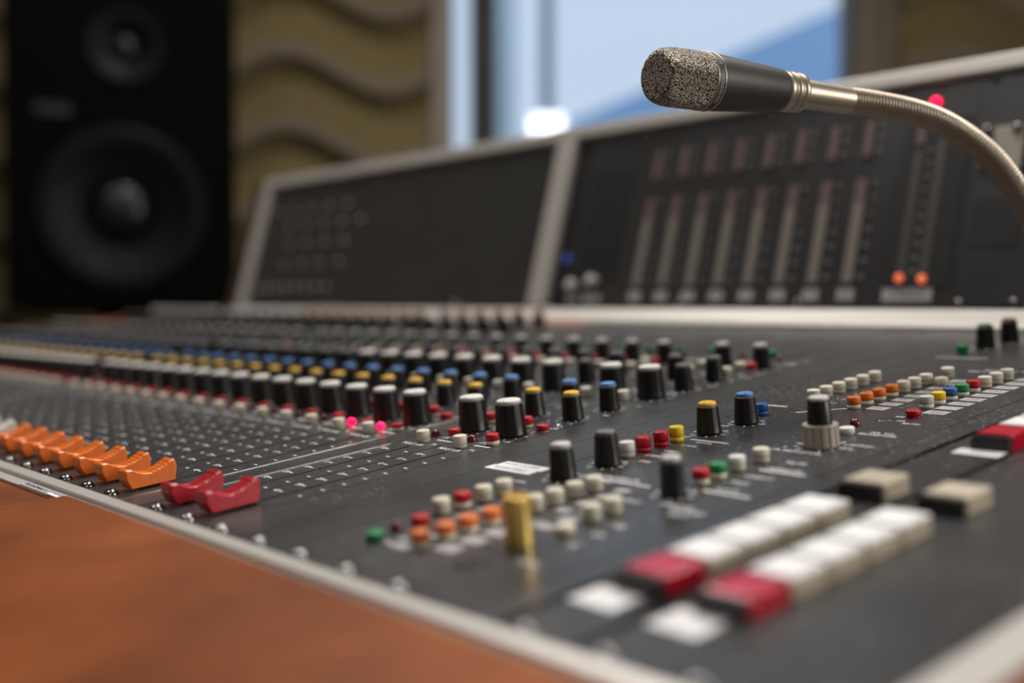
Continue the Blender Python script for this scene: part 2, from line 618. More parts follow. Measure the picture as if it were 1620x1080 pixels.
b = MB()
b.faces([(x, y, z) for x in (-1111, 330) for y, z in ((762, -3), (762, 2), (764, 4), (783, 12.0), (785.5, 12.0), (785.5, -3))],
        [(i, (i + 1) % 6, 6 + (i + 1) % 6, 6 + i) for i in range(6)] + [(0, 5, 4, 3, 2, 1), (6, 7, 8, 9, 10, 11)], 'alu')
o = link('rear_trim', b.mesh('rear_trim'), con, label='pale metal trim between panels and meter bridge')
b = MB(); b.quad(-420, -340, 750, 761.5, 0.3, 'orange_strip')  # flat orange strip painted in for a warm reflection at the trim
link('orange_reflection', b.mesh('orange_reflection'), o)
b = MB(); b.box(314, 328, 182, 764, -3, 3.0, 'alu', 1.0)
link('side_trim', b.mesh('side_trim'), con, label='pale metal trim along the right side')


def armrest(x0, x1, ztop, rx, name, label, yb=168.6):
    b = MB()
    prof = []
    yf = 12.0
    for i in range(9):
        a = math.pi / 2 * i / 8
        prof.append((yb - 5 + 5 * math.cos(a), ztop - 5 + 5 * math.sin(a)))
    for i in range(1, 13):
        t = i / 12
        prof.append((yb - 5 - (yb - yf - 45) * t, ztop + 3.0 * math.sin(math.pi * t * 0.9) - 9 * t * t))
    y_e, z_e = prof[-1]
    for i in range(1, 11):
        a = math.pi / 2 * i / 10
        prof.append((y_e - 34 * math.sin(a), z_e - 34 + 34 * math.cos(a)))
    prof.append((prof[-1][0], -70))
    prof.append((yb, -70))
    xs = []
    for i in range(7):
        a = math.pi / 2 * i / 6
        xs.append((x0 + rx - rx * math.sin(math.pi / 2 - a) + 0.0, rx * (1 - math.sin(a))))
    for x, d in [(x, d) for x, d in reversed(xs)][::-1]:
        pass
    rows = [(x, d) for x, d in xs] + [(x1 - rx + rx * math.sin(math.pi / 2 * i / 6), rx * (1 - math.cos(math.pi / 2 * i / 6))) for i in range(0, 7)]
    n = len(prof)
    pts = []
    for x, d in rows:
        for y, z in prof:
            pts.append((x, y, z - d * 0.7 if z > -60 else z))
    f = []
    for r in range(len(rows) - 1):
        for i in range(n):
            f.append((r * n + i, r * n + (i + 1) % n, (r + 1) * n + (i + 1) % n, (r + 1) * n + i))
    f += [tuple(range(n)), tuple(range(len(pts) - 1, len(pts) - n - 1, -1))]
    b.faces(pts, f, 'leather', True)
    return link(name, b.mesh(name), con, label=label)


armrest(-92, 326, 2.2, 5.0, 'armrest', 'reddish brown armrest section at the right', 175.0)
armrest(-700, -94, 0.8, 5.0, 'armrest', 'reddish brown armrest section at the left')
armrest(-1318, -702, 0.8, 5.0, 'armrest', 'far reddish brown armrest section')
for x0, x1 in ((-1345, -1319), (331, 366)):
    b = MB(); b.box(x0, x1, 14, 786, -140, 6, 'leather', 3)
    link('side_cheek', b.mesh('side_cheek'), con, label='reddish brown end cheek')

# --- channel module panels
SLOT0, SLOT1 = 198.0, 322.5


def module_mesh(w, slot):
    b = MB()
    h = w / 2 - 0.22
    z0, z1 = -4, 0
    if not slot:
        b.box(-h, h, Y0 + 2, Y1 - 4, z0, z1, 'panel')
        return b
    s = 1.05
    b.box(-h, -s, Y0 + 2, Y1 - 4, z0, z1, 'panel')
    b.box(s, h, Y0 + 2, Y1 - 4, z0, z1, 'panel')
    b.box(-s, s, Y0 + 2, SLOT0, z0, z1, 'panel')
    b.box(-s, s, SLOT1, SLOT1 + 3.2, z0, z1, 'panel')
    b.box(-s, s, SLOT1 + 9.5, Y1 - 4, z0, z1, 'panel')
    b.quad(-s, s, SLOT0, SLOT1 + 9.5, -3.6, 'slot')
    return b


ME_MODULE = module_mesh(PITCH, True).mesh('module_panel')

MARKS = [('10', 313.5), ('5', 302.5), ('0', 291.4), ('5', 280.2), ('10', 269.0), ('20', 257.9), ('30', 246.8), ('40', 235.4)]


def tick_ring(b, cx, cy, r, n=11, size=1.1, gap=60):
    for i in range(n):
        a = R(-90 + gap / 2 + (360 - gap) * i / (n - 1))
        x, y = cx + r * math.cos(a), cy + r * math.sin(a)
        s = size * (1.0 if i % 2 else 1.45) / 2
        c_, s_ = math.cos(a), math.sin(a)
        p = [(x + dx * c_ * 1.5 - dy * s_, y + dx * s_ * 1.5 + dy * c_, 0.06) for dx, dy in ((-s, -s * .5), (s, -s * .5), (s, s * .5), (-s, s * .5))]
        b.faces(p, [(0, 1, 2, 3)], 'print')


def module_lettering(word, master):
    b = MB()
    for s, y in MARKS:
        b.quad(8.2, 11.2, y - 0.42, y + 0.42, 0.06, 'print')
        b.quad(-10.2 + 1.6, -5.6 + 0.6, y - 0.42, y + 0.42, 0.06, 'print')
        b.text(s, -10.9, y, 3.6, 'print')
    b.text(word, -3.5, 327.2, 4.0, 'print')
    b.text('PFL', 9.6, 331.0, 2.6, 'print')
    b.quad(1.5, 13.5, 338.6, 340.0, 0.06, 'print')
    b.quad(-11.5, -7.5, 338.6, 340.0, 0.06, 'print')
    b.text('ON', 1.2, 345.0, 3.0, 'print')
    b.text('AFL', 11.8, 352.0, 2.6, 'print')
    tick_ring(b, 0, 365, 11.2)
    tick_ring(b, 0, 408, 8.3)
    tick_ring(b, 0, 436.5, 8.3)
    tick_ring(b, 0, 474, 11.2)
    tick_ring(b, 0, 501, 8.3)
    tick_ring(b, 0, 532, 8.3)
    tick_ring(b, 0, 580, 8.0)
    b.text('MUTE', 8.5, 385.5, 2.4, 'print')
    b.text('L', -8.5, 399, 2.8, 'print'); b.text('R', 8.5, 399, 2.8, 'print')
    b.text('HF', 10.5, 423, 2.8, 'print')
    b.text('EQ', -9, 452, 3.0, 'print'); b.text('LF', 10, 450, 2.8, 'print')
    b.text('GAIN', 0, 488.5, 2.8, 'print')
    b.text('AUX 1', 9, 515, 2.6, 'print'); b.text('AUX 2', 9, 546, 2.6, 'print')
    b.text('PRE', -3, 557, 2.6, 'print'); b.text('POST', 9, 560, 2.6, 'print')
    b.text('SEND', 6, 596, 3.2, 'print'); b.text('LINE', 8, 610, 2.8, 'print')
    b.quad(-10, 10, 600.4, 601.2, 0.06, 'print')
    return b


ME_LET = module_lettering('CHANNEL', False).mesh('lettering')
ME_LETM = module_lettering('MASTER', True).mesh('lettering')

b = MB()
b.lathe([(3.75, -0.2), (3.8, 0.25), (3.4, 1.35), (2.4, 2.2), (1.2, 2.6), (0.4, 2.66)], 'screw', 24)
b.faces([(-1.5, -.32, 2.70), (1.5, -.32, 2.70), (1.5, .32, 2.70), (-1.5, .32, 2.70)], [(0, 1, 2, 3)], 'slot')
b.faces([(-.32, -1.5, 2.70), (.32, -1.5, 2.70), (.32, 1.5, 2.70), (-.32, 1.5, 2.70)], [(0, 1, 2, 3)], 'slot')
ME_SCREW = b.mesh('screw')
b = MB()
b.lathe([(4.0, 0.0), (3.9, 0.35), (3.3, 0.4), (2.9, 0.12), (1.2, 0.10)], 'screw', 22)
ME_FLUSH = b.mesh('screw')


def fader_cap_mesh(key):
    # side profile along y (length) and z (height): concave, ribbed finger rest
    prof = [(-10.8, 0.0), (-12.8, 4.4), (-12.7, 8.4), (-12.0, 9.1), (-9.6, 9.0), (-7.0, 7.6), (-4.2, 6.3), (-1.4, 5.7)]
    for k in range(5):
        y0 = 0.4 + k * 2.15
        zc = 5.5 + 0.36 * k + 0.11 * k * k
        prof += [(y0, zc + 0.25), (y0 + 0.4, zc + 0.62), (y0 + 1.6, zc + 0.9)]
    prof += [(11.4, 10.0), (12.3, 9.6), (13.0, 6.0), (11.7, 0.0)]
    n = len(prof)
    layers = [(-5.2, 0.9, 0.91), (-4.2, 0.0, 1.0), (4.2, 0.0, 1.0), (5.2, 0.9, 0.91)]
    pts = []
    for x, ins, zs in layers:
        for y, z in prof:
            yy = y - math.copysign(min(ins, abs(y)), y) if abs(y) > 9 else y
            pts.append((x, yy, z * zs if z > 5 else z))
    f = []
    for r in range(3):
        for i in range(n):
            f.append((r * n + i, r * n + (i + 1) % n, (r + 1) * n + (i + 1) % n, (r + 1) * n + i))
    f += [tuple(range(n)), tuple(range(4 * n - 1, 3 * n - 1, -1))]
    b = MB()
    b.faces(pts, f, key)
    b.box(-5.3, 5.3, -0.22, 0.22, 0.3, 4.9, key)
    # stem into the slot
    b.box(-0.7, 0.7, -4, 4, -4.5, 0.1, 'slot')
    me = b.mesh('fader_cap')
    return me


def knob_meshes(r0, r1, h, cap, seg=36, hcap=None):
    hcap = hcap or (6.0 if h == 10.5 else 1.5)
    b = MB()

    def fl(i, r, z):
        return r * (0.955 if (i % 3 == 0 and 0.8 < z < h - 0.9) else 1.0)
    b.lathe([(r0 * 0.96, 0.15), (r0, 0.5), (r0, 0.9), (r0 - (r0 - r1) * 0.35, h * 0.4), (r1 + 0.1, h - 1.0)], 'black', seg, flute=fl, cap1=False)
    b.lathe([(r1 + 0.1, h - 1.0), (r1 - 0.1, h - 0.35), (r1 - 0.7, h - 0.2)], 'rim' if cap != 'greycap' else 'black', seg, cap0=False, cap1=True, flute=lambda i, r, z: r * (0.97 if i % 3 == 0 else 1))
    body = b.mesh('knob')
    b = MB()
    rc = r1 - 0.55
    b.lathe([(rc, h - 0.3), (rc, h + hcap - 0.7), (rc - 0.35, h + hcap - 0.25), (rc - 0.9, h + hcap - 0.05), (rc * 0.4, h + hcap)], cap, 30)
    b.box(0.5, rc - 0.3, -0.22, 0.22, h + hcap - 0.3, h + hcap + 0.12, cap)
    return body, b.mesh('knob_cap')


BODY = {}


def add_knob(name, size, cap, x, y, colour, rot=None):
    r0, r1, h = size
    keyk = (size, cap)
    if keyk not in BODY:
        BODY[keyk] = knob_meshes(r0, r1, h, cap)
    body, capm = BODY[keyk]
    o = link(name, body, con, (x, y, 0), R(-60 + random.uniform(-50, 50)) if rot is None else R(rot), 'black knob with %s cap' % colour)
    link('knob_cap', capm, o, label='%s cap' % colour)
    return o


BIG, SMALL, SLIM = (8.1, 6.9, 17.2), (5.9, 4.85, 13.9), (5.0, 4.4, 13.9)


def button_meshes(cap, base, h=6.0, split=2.4, r=3.45):
    b = MB()
    b.lathe([(r - 0.15, 0), (r - 0.1, split)], base, 24)
    bm_ = b.mesh('push_button')
    b = MB()
    b.lathe([(r, split), (r, h - 0.5), (r - 0.15, h - 0.15), (r - 0.5, h), (r * 0.5, h + 0.02)], cap, 24)
    return bm_, b.mesh('button_cap')


BTN = {}


def add_button(cap, base, x, y, colour, h=6.0, split=2.4, name='push_button', r=3.45):
    kk = (cap, base, h, split, r)
    if kk not in BTN:
        BTN[kk] = button_meshes(cap, base, h, split, r)
    o = link(name, BTN[kk][0], con, (x, y, 0), label='%s push button' % colour)
    link('button_cap', BTN[kk][1], o)
    return o


def led_mesh(key):
    b = MB()
    b.lathe([(2.75, 0), (2.7, 0.4), (2.5, 0.5)], 'bed', 20)
    b.lathe([(2.45, 0.4), (2.45, 1.2), (2.2, 2.2), (1.6, 3.0), (0.8, 3.4), (0.2, 3.5)], key, 20, cap0=False)
    return b.mesh('indicator_lamp')


LED = {k: led_mesh(k) for k in ('led_off', 'led_on')}


def in_view(x, y, margin=70):
    """is this spot of the surface inside the photographed frame, with a margin in pixels"""
    d = cam_rot.transposed() @ (Vector((x, y, 8)) - Vector((441.87, 0, 111.645)))
    if d.z > -1:
        return False
    px, py = 810 + 1791.5 * d.x / -d.z, 540 - 1791.5 * d.y / -d.z
    return -margin < px < 1620 + margin and -margin < py < 1080 + margin


CAPS = {'red': fader_cap_mesh('redfader'), 'orange': fader_cap_mesh('orange'), 'ivory': fader_cap_mesh('whitefader')}
for k in KEYS:
    c = CENT[k]
    pan = link('module_panel', ME_MODULE, con, (c, 0, 0))
    if in_view(c, 300, 250) or in_view(c, 500, 100):
        link('lettering', ME_LETM if k >= 6 else ME_LET, pan, label='white printed lettering')
    if in_view(c, 184, 330):
        link('screw', ME_SCREW, pan, (0, 188.0, 0), random.uniform(0, 3))
    if in_view(c + 6, 391, 0) and k > -9:
        link('screw', ME_FLUSH, pan, (6, 391, 0))
    colr = 'red' if k >= 6 else 'orange' if k >= -2 else 'ivory'
    if in_view(c, 206, 330):
        link('fader_cap', CAPS[colr], con, (c, 206.5 + (0.8 if k == 7 else -0.8 if k == 6 else 0), 1.3), label='%s fader cap' % colr)
    if in_view(c, 365):
        add_knob('level_knob', BIG, 'white', c, 365, 'white')
        add_button('cream', 'creamdark', c - 2, 333.2, 'cream', 6.2, 1.6, 'cut_button')
        add_button('red', 'cream', c + 8.8, 345.2, 'red and cream', 5.6 if k not in (4, 5) else 4.2, 2.2, 'listen_button')
        link('indicator_lamp', LED['led_on' if k in (5, 4) else 'led_off'], con, (c - 7.5, 345, 0), label='glowing red lamp' if k in (5, 4) else 'dark red unlit lamp')
    if in_view(c, 408):
        add_knob('tone_knob', SMALL, 'yellow', c + 1, 408, 'yellow')
        add_button('red', 'creamdark', c - 8.5, 383.2, 'red', 5.6, 1.6, 'route_button')
        add_button('red', 'creamdark', c + 8.7, 379.0, 'red', 3.6, 0.6, 'route_button')
    if in_view(c, 436):
        add_knob('tone_knob', SMALL, 'blue', c + 0.5, 436.5, 'blue')
        add_button('cream', 'creamdark', c - 12.2, 461, 'cream', 6.0, 1.6, 'filter_button')
    if in_view(c, 474):
        if k >= -2:
            add_knob('gain_knob', BIG, 'white', c - 3, 474.5, 'white')
        else:
            add_knob('gain_knob', BIG, 'greycap', c - 3, 474.5, 'dark grey')
    if in_view(c, 501):
        add_knob('send_knob', SMALL, 'greycap', c - 1.5, 501.5, 'dark grey')
    if in_view(c, 532):
        add_knob('send_knob', SMALL, 'greycap', c - 3, 532, 'dark grey')
        add_button('cream', 'creamdark', c - 8.5, 550, 'cream', 5.2, 1.2, 'pre_button')
        if k > -12:
            add_button('cream', 'creamdark', c - 12.5, 569, 'cream', 5.2, 1.2, 'pre_button')
            add_button('red', 'creamdark', c - 2.5, 567.5, 'red', 5.2, 1.2, 'phase_button')
    if in_view(c, 580):
        add_knob('pan_knob', (5.4, 4.9, 14.2), 'silvercap', c - 5, 581, 'light grey')
        if k > -14:
            link('indicator_lamp', LED['led_off'], con, (c - 11, 608, 0), label='dark red unlit lamp')
            if k < 7:
                add_button('green', 'green', c + 4, 622, 'green', 4.2, 1.0, 'line_button')
    if k <= -5 and in_view(c, 735):
        add_knob('monitor_knob', (6.6, 6.0, 10.5), 'dullorange' if k > -20 else 'silvercap', c - 4, 735, 'orange' if k > -20 else 'light grey')
        add_knob('meter_knob', (6.0, 5.2, 13.5), 'greycap', c - 4, 690, 'dark grey')

# dividers between the banks of modules
DIV = [(-61.8, -41.2), (-560, -542), (-1058, -1040), (-1300, -1298.2)]
for x0, x1 in DIV:
    b = MB()
    b.box(x0 + 0.6, x1 - 0.6, Y0 + 2, Y1 - 4, -4, 0.05, 'panel')
    b.box(x0 + 0.2, x0 + 0.9, Y0 + 2, Y1 - 4, -4, 0.30, 'alu_edge')
    b.box(x1 - 0.9, x1 - 0.2, Y0 + 2, Y1 - 4, -4, 0.30, 'alu_edge')
    link('divider_strip', b.mesh('divider_strip'), con, label='plain divider strip with bright edges')

# --- master section
for i, (x0, x1) in enumerate(((19.6, 49.3), (49.3, 79.1), (79.1, 188.0), (188.0, 314.0))):
    b = MB()
    h0, h1 = x0 + 0.25, x1 - 0.25
    if i < 3:
        b.box(h0, h1, Y0 + 2, Y1 - 4, -4, 0, 'panel')
    else:
        for a0, a1 in ((h0, 201.6), (205.0, 231.6), (235.0, h1)):
            b.box(a0, a1, Y0 + 2, Y1 - 4, -4, 0, 'panel')
        b.quad(201.6, 205.0, Y0 + 2, Y1 - 4, -2.5, 'slot')
        b.quad(231.6, 235.0, Y0 + 2, Y1 - 4, -2.5, 'slot')
    pan = link('master_panel', b.mesh('master_panel'), con)
    for xs in {0: [34.5], 1: [64.5], 2: [94.5, 124.5, 154.5], 3: [214, 244, 274, 300]}[i]:
        link('screw', ME_SCREW, pan, (xs, 188.0, 0), random.uniform(0, 3))
    if i == 2:
        MASTER = pan
    if i == 3:
        KEYPAN = pan
link('screw', ME_FLUSH, MASTER, (154.5, 467, 0))

b = MB()
T = b.text


def P(s, x, y, size=3.4):
    b.text(s, x, y, size, 'print')


for x, y, r in ((97, 313.5, 8.2), (97, 340, 8.2), (96.5, 410, 8.2), (98, 436.5, 8.2), (156, 316, 8.0), (158.5, 409.5, 10.5), (94, 686, 8.4), (96, 714.5, 8.4)):
    tick_ring(b, x, y, r, 11, 1.3)
P('LEVEL', 84, 300.5, 3.0)
b.quad(104, 140, 319.6, 321.0, 0.06, 'print')
P('TALKBACK', 120, 324.5, 3.6); P('STUDIO', 114, 317.5, 3.2)
P('DIM', 108, 352, 3.0); P('STEREO', 106, 362, 3.2); P('OSC', 105, 372.5, 3.0); P('1 kHz', 106, 384.5, 3.0)
b.quad(97, 119, 395.2, 396.4, 0.06, 'print')
P('10 kHz', 108, 392, 2.8)
P('MONO', 88, 399, 3.0); b.quad(85, 91, 421, 425, 0.06, 'print'); P('SOLO', 90, 426.5, 3.0); b.quad(87.5, 93, 449, 452.4, 0.06, 'print')
P('dB', 107, 437, 2.8)
P('STUDIO', 145, 301, 3.4); P('SPEAKERS', 168, 304, 3.2)
b.quad(162, 184, 325.4, 327.0, 0.06, 'print'); P('SLATE', 170, 330.5, 3.4); P('TALK', 167, 342, 3.2); P('DIRECT', 169, 352, 3.2)
b.quad(161, 183, 362.0, 363.6, 0.06, 'print'); P('REMOTE', 171, 366.5, 3.4); P('MUTE', 168, 378, 3.2)
P('CR MONITOR', 155, 395.5, 3.5); P('0', 146, 401, 3.0); P('DIM', 171.5, 409, 3.0); P('MONO', 174, 416, 3.0)
P('PFL TO', 169, 441, 3.0); P('MONITOR', 169, 437, 3.4)
P('METER', 160.5, 476, 3.0); P('PFL', 163, 467.5, 2.6); P('MON', 170, 463.5, 3.2)
b.quad(66 + 13, 92, 477.6, 479.0, 0.06, 'print')
b.faces([(104.5, 467.5, .06), (105.6, 466.8, .06), (123.5, 484.5, .06), (122.4, 485.2, .06)], [(0, 1, 2, 3)], 'print')
for i in range(6):
    P(('1-2', '3-4', '5-6', '7-8', 'AUX', 'TAPE')[i], 108.5, 494.5 + 11.6 * i, 2.8)
P('EXT 1', 110, 565.5, 3.4); P('EXT 2', 131, 602, 3.4)
P('MONITOR SELECT', 150, 607, 3.4)
b.quad(83, 116, 644.5, 645.6, 0.06, 'print')
P('ON', 110, 222, 3.2); P('DIM', 108, 216, 3.0)
b.quad(107, 120, 228.8, 231.4, 0.06, 'tag')
P('OSC', 139, 262, 3.2)
P('LS', 169, 250, 4.0); P('HP', 168, 262, 4.0); P('AB', 167, 274, 4.0)
P('PHONES', 176, 300, 3.6); P('SPLIT', 176, 295, 3.4)
P('JACK', 171, 228, 3.6)
link('lettering', b.mesh('lettering'), MASTER, label='white printed lettering')

# printed and paper legend tags beside the buttons


def tagq(x, y, w, h, s, key='tag', size=2.6):
    b = MB()
    b.quad(x - w / 2, x + w / 2, y - h / 2, y + h / 2, 0.08, key)
    if s:
        b.text(s, x, y, size, 'ink', 0.14)
    link('legend_tag', b.mesh('legend_tag'), MASTER, label='small grey legend tag')


for i, s in enumerate(('2TR1', '2TR2', '2TR3', '2TR4', 'CUE', 'GRP', 'MIX', 'EXT')):
    tagq(137.0, 490.6 + 11.55 * i, 10.5, 7.6, s)
for i, s in enumerate(('RESET', '', 'AUX1', 'AUX2', 'AUX3', 'AUX4', 'AUX5', 'AUX6', 'AUX7', 'AUX8')):
    tagq(167.5, 491.0 + 11.6 * i, 11.5, 7.8, s)
for i in range(4):
    tagq(107.5, 253.0 + 11.0 * i, 9, 5.5, ('A', 'B', 'C', 'D')[i])
for i in range(4):
    tagq(134.5, 224.0 + 10.8 * i, 11, 7.2, ('1', '2', '3', '4')[i])
for i in range(4):
    tagq(134.0, 279.0 + 10.6 * i, 7, 4.5, ('5', '6', '7', '8')[i])
for i in range(3):
    tagq(144.5, 260.0 + 11.0 * i, 8, 5.5, ('9', '10', '11')[i])
tagq(117, 216, 9, 5, '')

# handwritten paper label across the blank strips
b = MB()
b.faces([(48.5, 310.2, .12), (78.3, 310.2, .12), (78.3, 317.0, .12), (48.5, 317.0, .12)], [(0, 1, 2, 3)], 'paper')
b.faces([(50.0, 316.5, .2), (79.9, 316.5, .2), (79.9, 323.4, .2), (50.0, 323.4, .2)], [(0, 1, 2, 3)], 'paper')
random.seed(3)
b.text('MONO TO MIX', 63, 320.2, 3.4, 'ink', 0.26)
b.text('MASTER STEREO', 62.5, 313.6, 3.0, 'ink', 0.26)
link('paper_label', b.mesh('paper_label'), con, label='white paper label in two strips with handwriting')

# knobs of the master section
add_knob('master_knob', SMALL, 'silvercap', 97.0, 313.8, 'light grey')
add_knob('master_knob', SMALL, 'greycap', 97.3, 340.3, 'dark grey')
add_knob('master_knob', SMALL, 'yellow', 96.5, 410.0, 'yellow')
add_knob('master_knob', SMALL, 'blue', 98.3, 436.3, 'blue')
add_knob('master_knob', SLIM, 'silvercap', 155.8, 316.0, 'light grey')
add_knob('master_knob', SMALL, 'greencap', 94.2, 686.2, 'green')
add_knob('master_knob', SMALL, 'redcap', 96.0, 714.8, 'dull red')

# dual concentric knob: beige fluted ring below, black knob above
b = MB()
b.lathe([(7.7, 0.2), (7.8, 0.6), (7.5, 8.6), (7.7, 9.2), (7.4, 9.8), (5.4, 9.9)], 'beige', 65, smooth=False, flute=lambda i, r, z: r * (0.89 if (i % 5 == 0 and 0.5 < z < 9) else 1))
dual = link('dual_knob', b.mesh('dual_knob'), con, (158.8, 409.5, 0), label='double knob with beige ring and black top')
b = MB()
b.lathe([(5.5, 9.9), (5.4, 10.4), (4.7, 19.8), (4.4, 20.4)], 'black', 36, flute=lambda i, r, z: r * (0.96 if i % 3 == 0 and z < 19.5 else 1))
link('inner_knob', b.mesh('inner_knob'), dual, label='black inner knob')
b = MB()
b.lathe([(4.4, 20.2), (4.4, 21.3), (4.0, 21.8), (2, 21.9)], 'silvercap', 30)
link('knob_cap', b.mesh('knob_cap'), dual, label='light grey cap')

# gold knurled nut
b = MB()
b.lathe([(5.0, 0.2), (5.0, 12.2), (4.6, 12.5), (5.1, 12.7), (5.1, 16.4), (4.6, 17.2), (3.2, 17.4), (3.0, 15.5), (1.0, 15.4)], 'gold', 48, flute=lambda i, r, z: r * (0.95 if i % 2 and 13 < z < 17 else 1), smooth=False)
link('gold_connector', b.mesh('gold_connector'), con, (152.5, 240.5, 0), label='gold knurled connector')
b = MB()
b.lathe([(6.0, 0.0), (5.8, 0.5), (3.2, 0.6), (3.0, -1.0)], 'bed', 28)
link('jack_socket', b.mesh('jack_socket'), con, (154.5, 217.5, 0), label='black jack socket')

BT = [  # master push buttons: x, y, cap, base, words, height
    (102.5, 215, 'green', 'green', 'green', 3.4), (102.6, 235.2, 'red', 'creamdark', 'red', 4.4),
    (94.4, 251.5, 'cream', 'creamdark', 'cream', 6), (94.4, 262.0, 'red', 'cream', 'red and cream', 6), (94.4, 272.8, 'cream', 'creamdark', 'cream', 6), (94.4, 283.5, 'cream', 'creamdark', 'cream', 6),
    (124.2, 219.5, 'orangecap', 'cream', 'orange and cream', 6), (124.2, 230.6, 'orangecap', 'cream', 'orange and cream', 6), (124.2, 241.2, 'orangecap', 'cream', 'orange and cream', 6), (124.2, 252.0, 'orangecap', 'cream', 'orange and cream', 6),
    (124.3, 273.0, 'cream', 'creamdark', 'cream', 6), (124.3, 283.8, 'cream', 'creamdark', 'cream', 6), (124.3, 294.6, 'cream', 'creamdark', 'cream', 6), (124.3, 305.2, 'cream', 'creamdark', 'cream', 6),
    (157.5, 257.5, 'cream', 'creamdark', 'cream', 3.4), (153.0, 275, 'cream', 'creamdark', 'cream', 6), (153.2, 285.8, 'cream', 'creamdark', 'cream', 6),
    (94.4, 355.8, 'white', 'creamdark', 'white', 7), (94.0, 367.0, 'red', 'red', 'red', 7), (93.6, 379.2, 'red', 'red', 'red', 7), (93.2, 390.6, 'yellowbtn', 'yellowbtn', 'dirty yellow', 7),
    (92.6, 456.0, 'bluebtn', 'bluebtn', 'blue', 6),
    (154.3, 334.4, 'red', 'cream', 'red and cream', 6), (154.3, 345.0, 'green', 'cream', 'green and cream', 6), (153.4, 358.4, 'white', 'creamdark', 'white', 6), (153.6, 374.2, 'cream', 'creamdark', 'cream', 6),
    (155.5, 434.4, 'white', 'creamdark', 'white', 3.2),
    (163.0, 478.0, 'red', 'red', 'red', 3.6), (157.6, 500.0, 'silvercap', 'cream', 'grey and cream', 6), (157.7, 511.2, 'yellowbtn', 'cream', 'yellow and cream', 6), (157.7, 522.8, 'bluebtn', 'cream', 'blue and cream', 6),
    (157.8, 534.4, 'green', 'cream', 'green and cream', 6), (157.8, 546.0, 'red', 'cream', 'red and cream', 6), (157.9, 557.9, 'cream', 'creamdark', 'cream', 6), (157.9, 570.0, 'cream', 'creamdark', 'cream', 6), (157.9, 582.2, 'cream', 'creamdark', 'cream', 6),
    (95.6, 497.0, 'cream', 'creamdark', 'cream', 6), (95.5, 508.6, 'cream', 'creamdark', 'cream', 6), (95.4, 520.6, 'cream', 'creamdark', 'cream', 6), (95.4, 532.2, 'cream', 'creamdark', 'cream', 6), (95.3, 544.0, 'cream', 'creamdark', 'cream', 6), (95.2, 556.4, 'cream', 'creamdark', 'cream', 6),
    (125.9, 486.8, 'orangecap', 'cream', 'orange and cream', 6), (125.9, 498.4, 'orangecap', 'cream', 'orange and cream', 6), (125.9, 510.0, 'orangecap', 'cream', 'orange and cream', 6), (125.9, 522.0, 'orangecap', 'cream', 'orange and cream', 6),
    (125.9, 533.8, 'cream', 'creamdark', 'cream', 6), (125.9, 544.8, 'cream', 'creamdark', 'cream', 6), (125.9, 556.6, 'cream', 'creamdark', 'cream', 6), (134.5, 557.0, 'cream', 'creamdark', 'cream', 4.4), (126.2, 579.0, 'cream', 'creamdark', 'cream', 6),
    (93.0, 658.5, 'green', 'green', 'green', 6),
]
for x, y, cp, bs, words, h in BT:
    add_button(cp, bs, x, y, words, h, 2.2 if h > 5 else 0.6, 'push_button')
for x, y in ((99.5, 226.5), (149.5, 450.5)):
    link('indicator_lamp', LED['led_off'], con, (x, y, 0), label='dark red unlit lamp')

# --- rows of broad keys at the right
def key_mesh(w, d, h, top, side):
    b = MB()
    b.box(-w / 2, w / 2, -d / 2, d / 2, h - 1.4, h, top, 0.5)
    b.box(-w / 2 + 0.3, w / 2 - 0.3, -d / 2 + 0.3, d / 2 - 0.3, -0.5, h - 1.3, side)
    n = 12
    for i in range(n):                                    # fine ribs on the long side
        y = -d / 2 + 1.0 + (d - 2.0) * i / (n - 1)
        b.box(w / 2 - 0.35, w / 2 + 0.1, y - 0.35, y + 0.35, 0.2, h - 1.5, side)
    return b


def key_row(xc, y0, n, w, tops, words):
    pitch = 18.9
    for i in range(n):
        top, side = tops[i]
        nm = 'rectangular_key'
        o = link(nm, key_mesh(w, pitch - 2.2, 6.6, top, side).mesh(nm), con, (xc, y0 + pitch * (i + 0.5), 0), label='%s rectangular key' % words[i])
        if top in ('key_white', 'key_beige'):
            b = MB()
            b.quad(-w / 2 + 1.6, w / 2 - 1.6, -pitch / 2 + 2.4, pitch / 2 - 2.4, 6.68, 'paper' if top == 'key_white' else 'key_beige')
            link('key_insert', b.mesh('key_insert'), o)
    b = MB()
    b.box(xc - w / 2 - 0.2, xc + w / 2 + 0.1, y0 - 1.4, y0 - 0.2, -1, 6.0, 'bed', 0.3)
    b.box(xc - w / 2 - 1.2, xc - w / 2 - 0.2, y0 - 1.4, y0 + pitch * n, -1, 4.5, 'bed')
    link('key_bed', b.mesh('key_bed'), con, label='black bed of the key row')


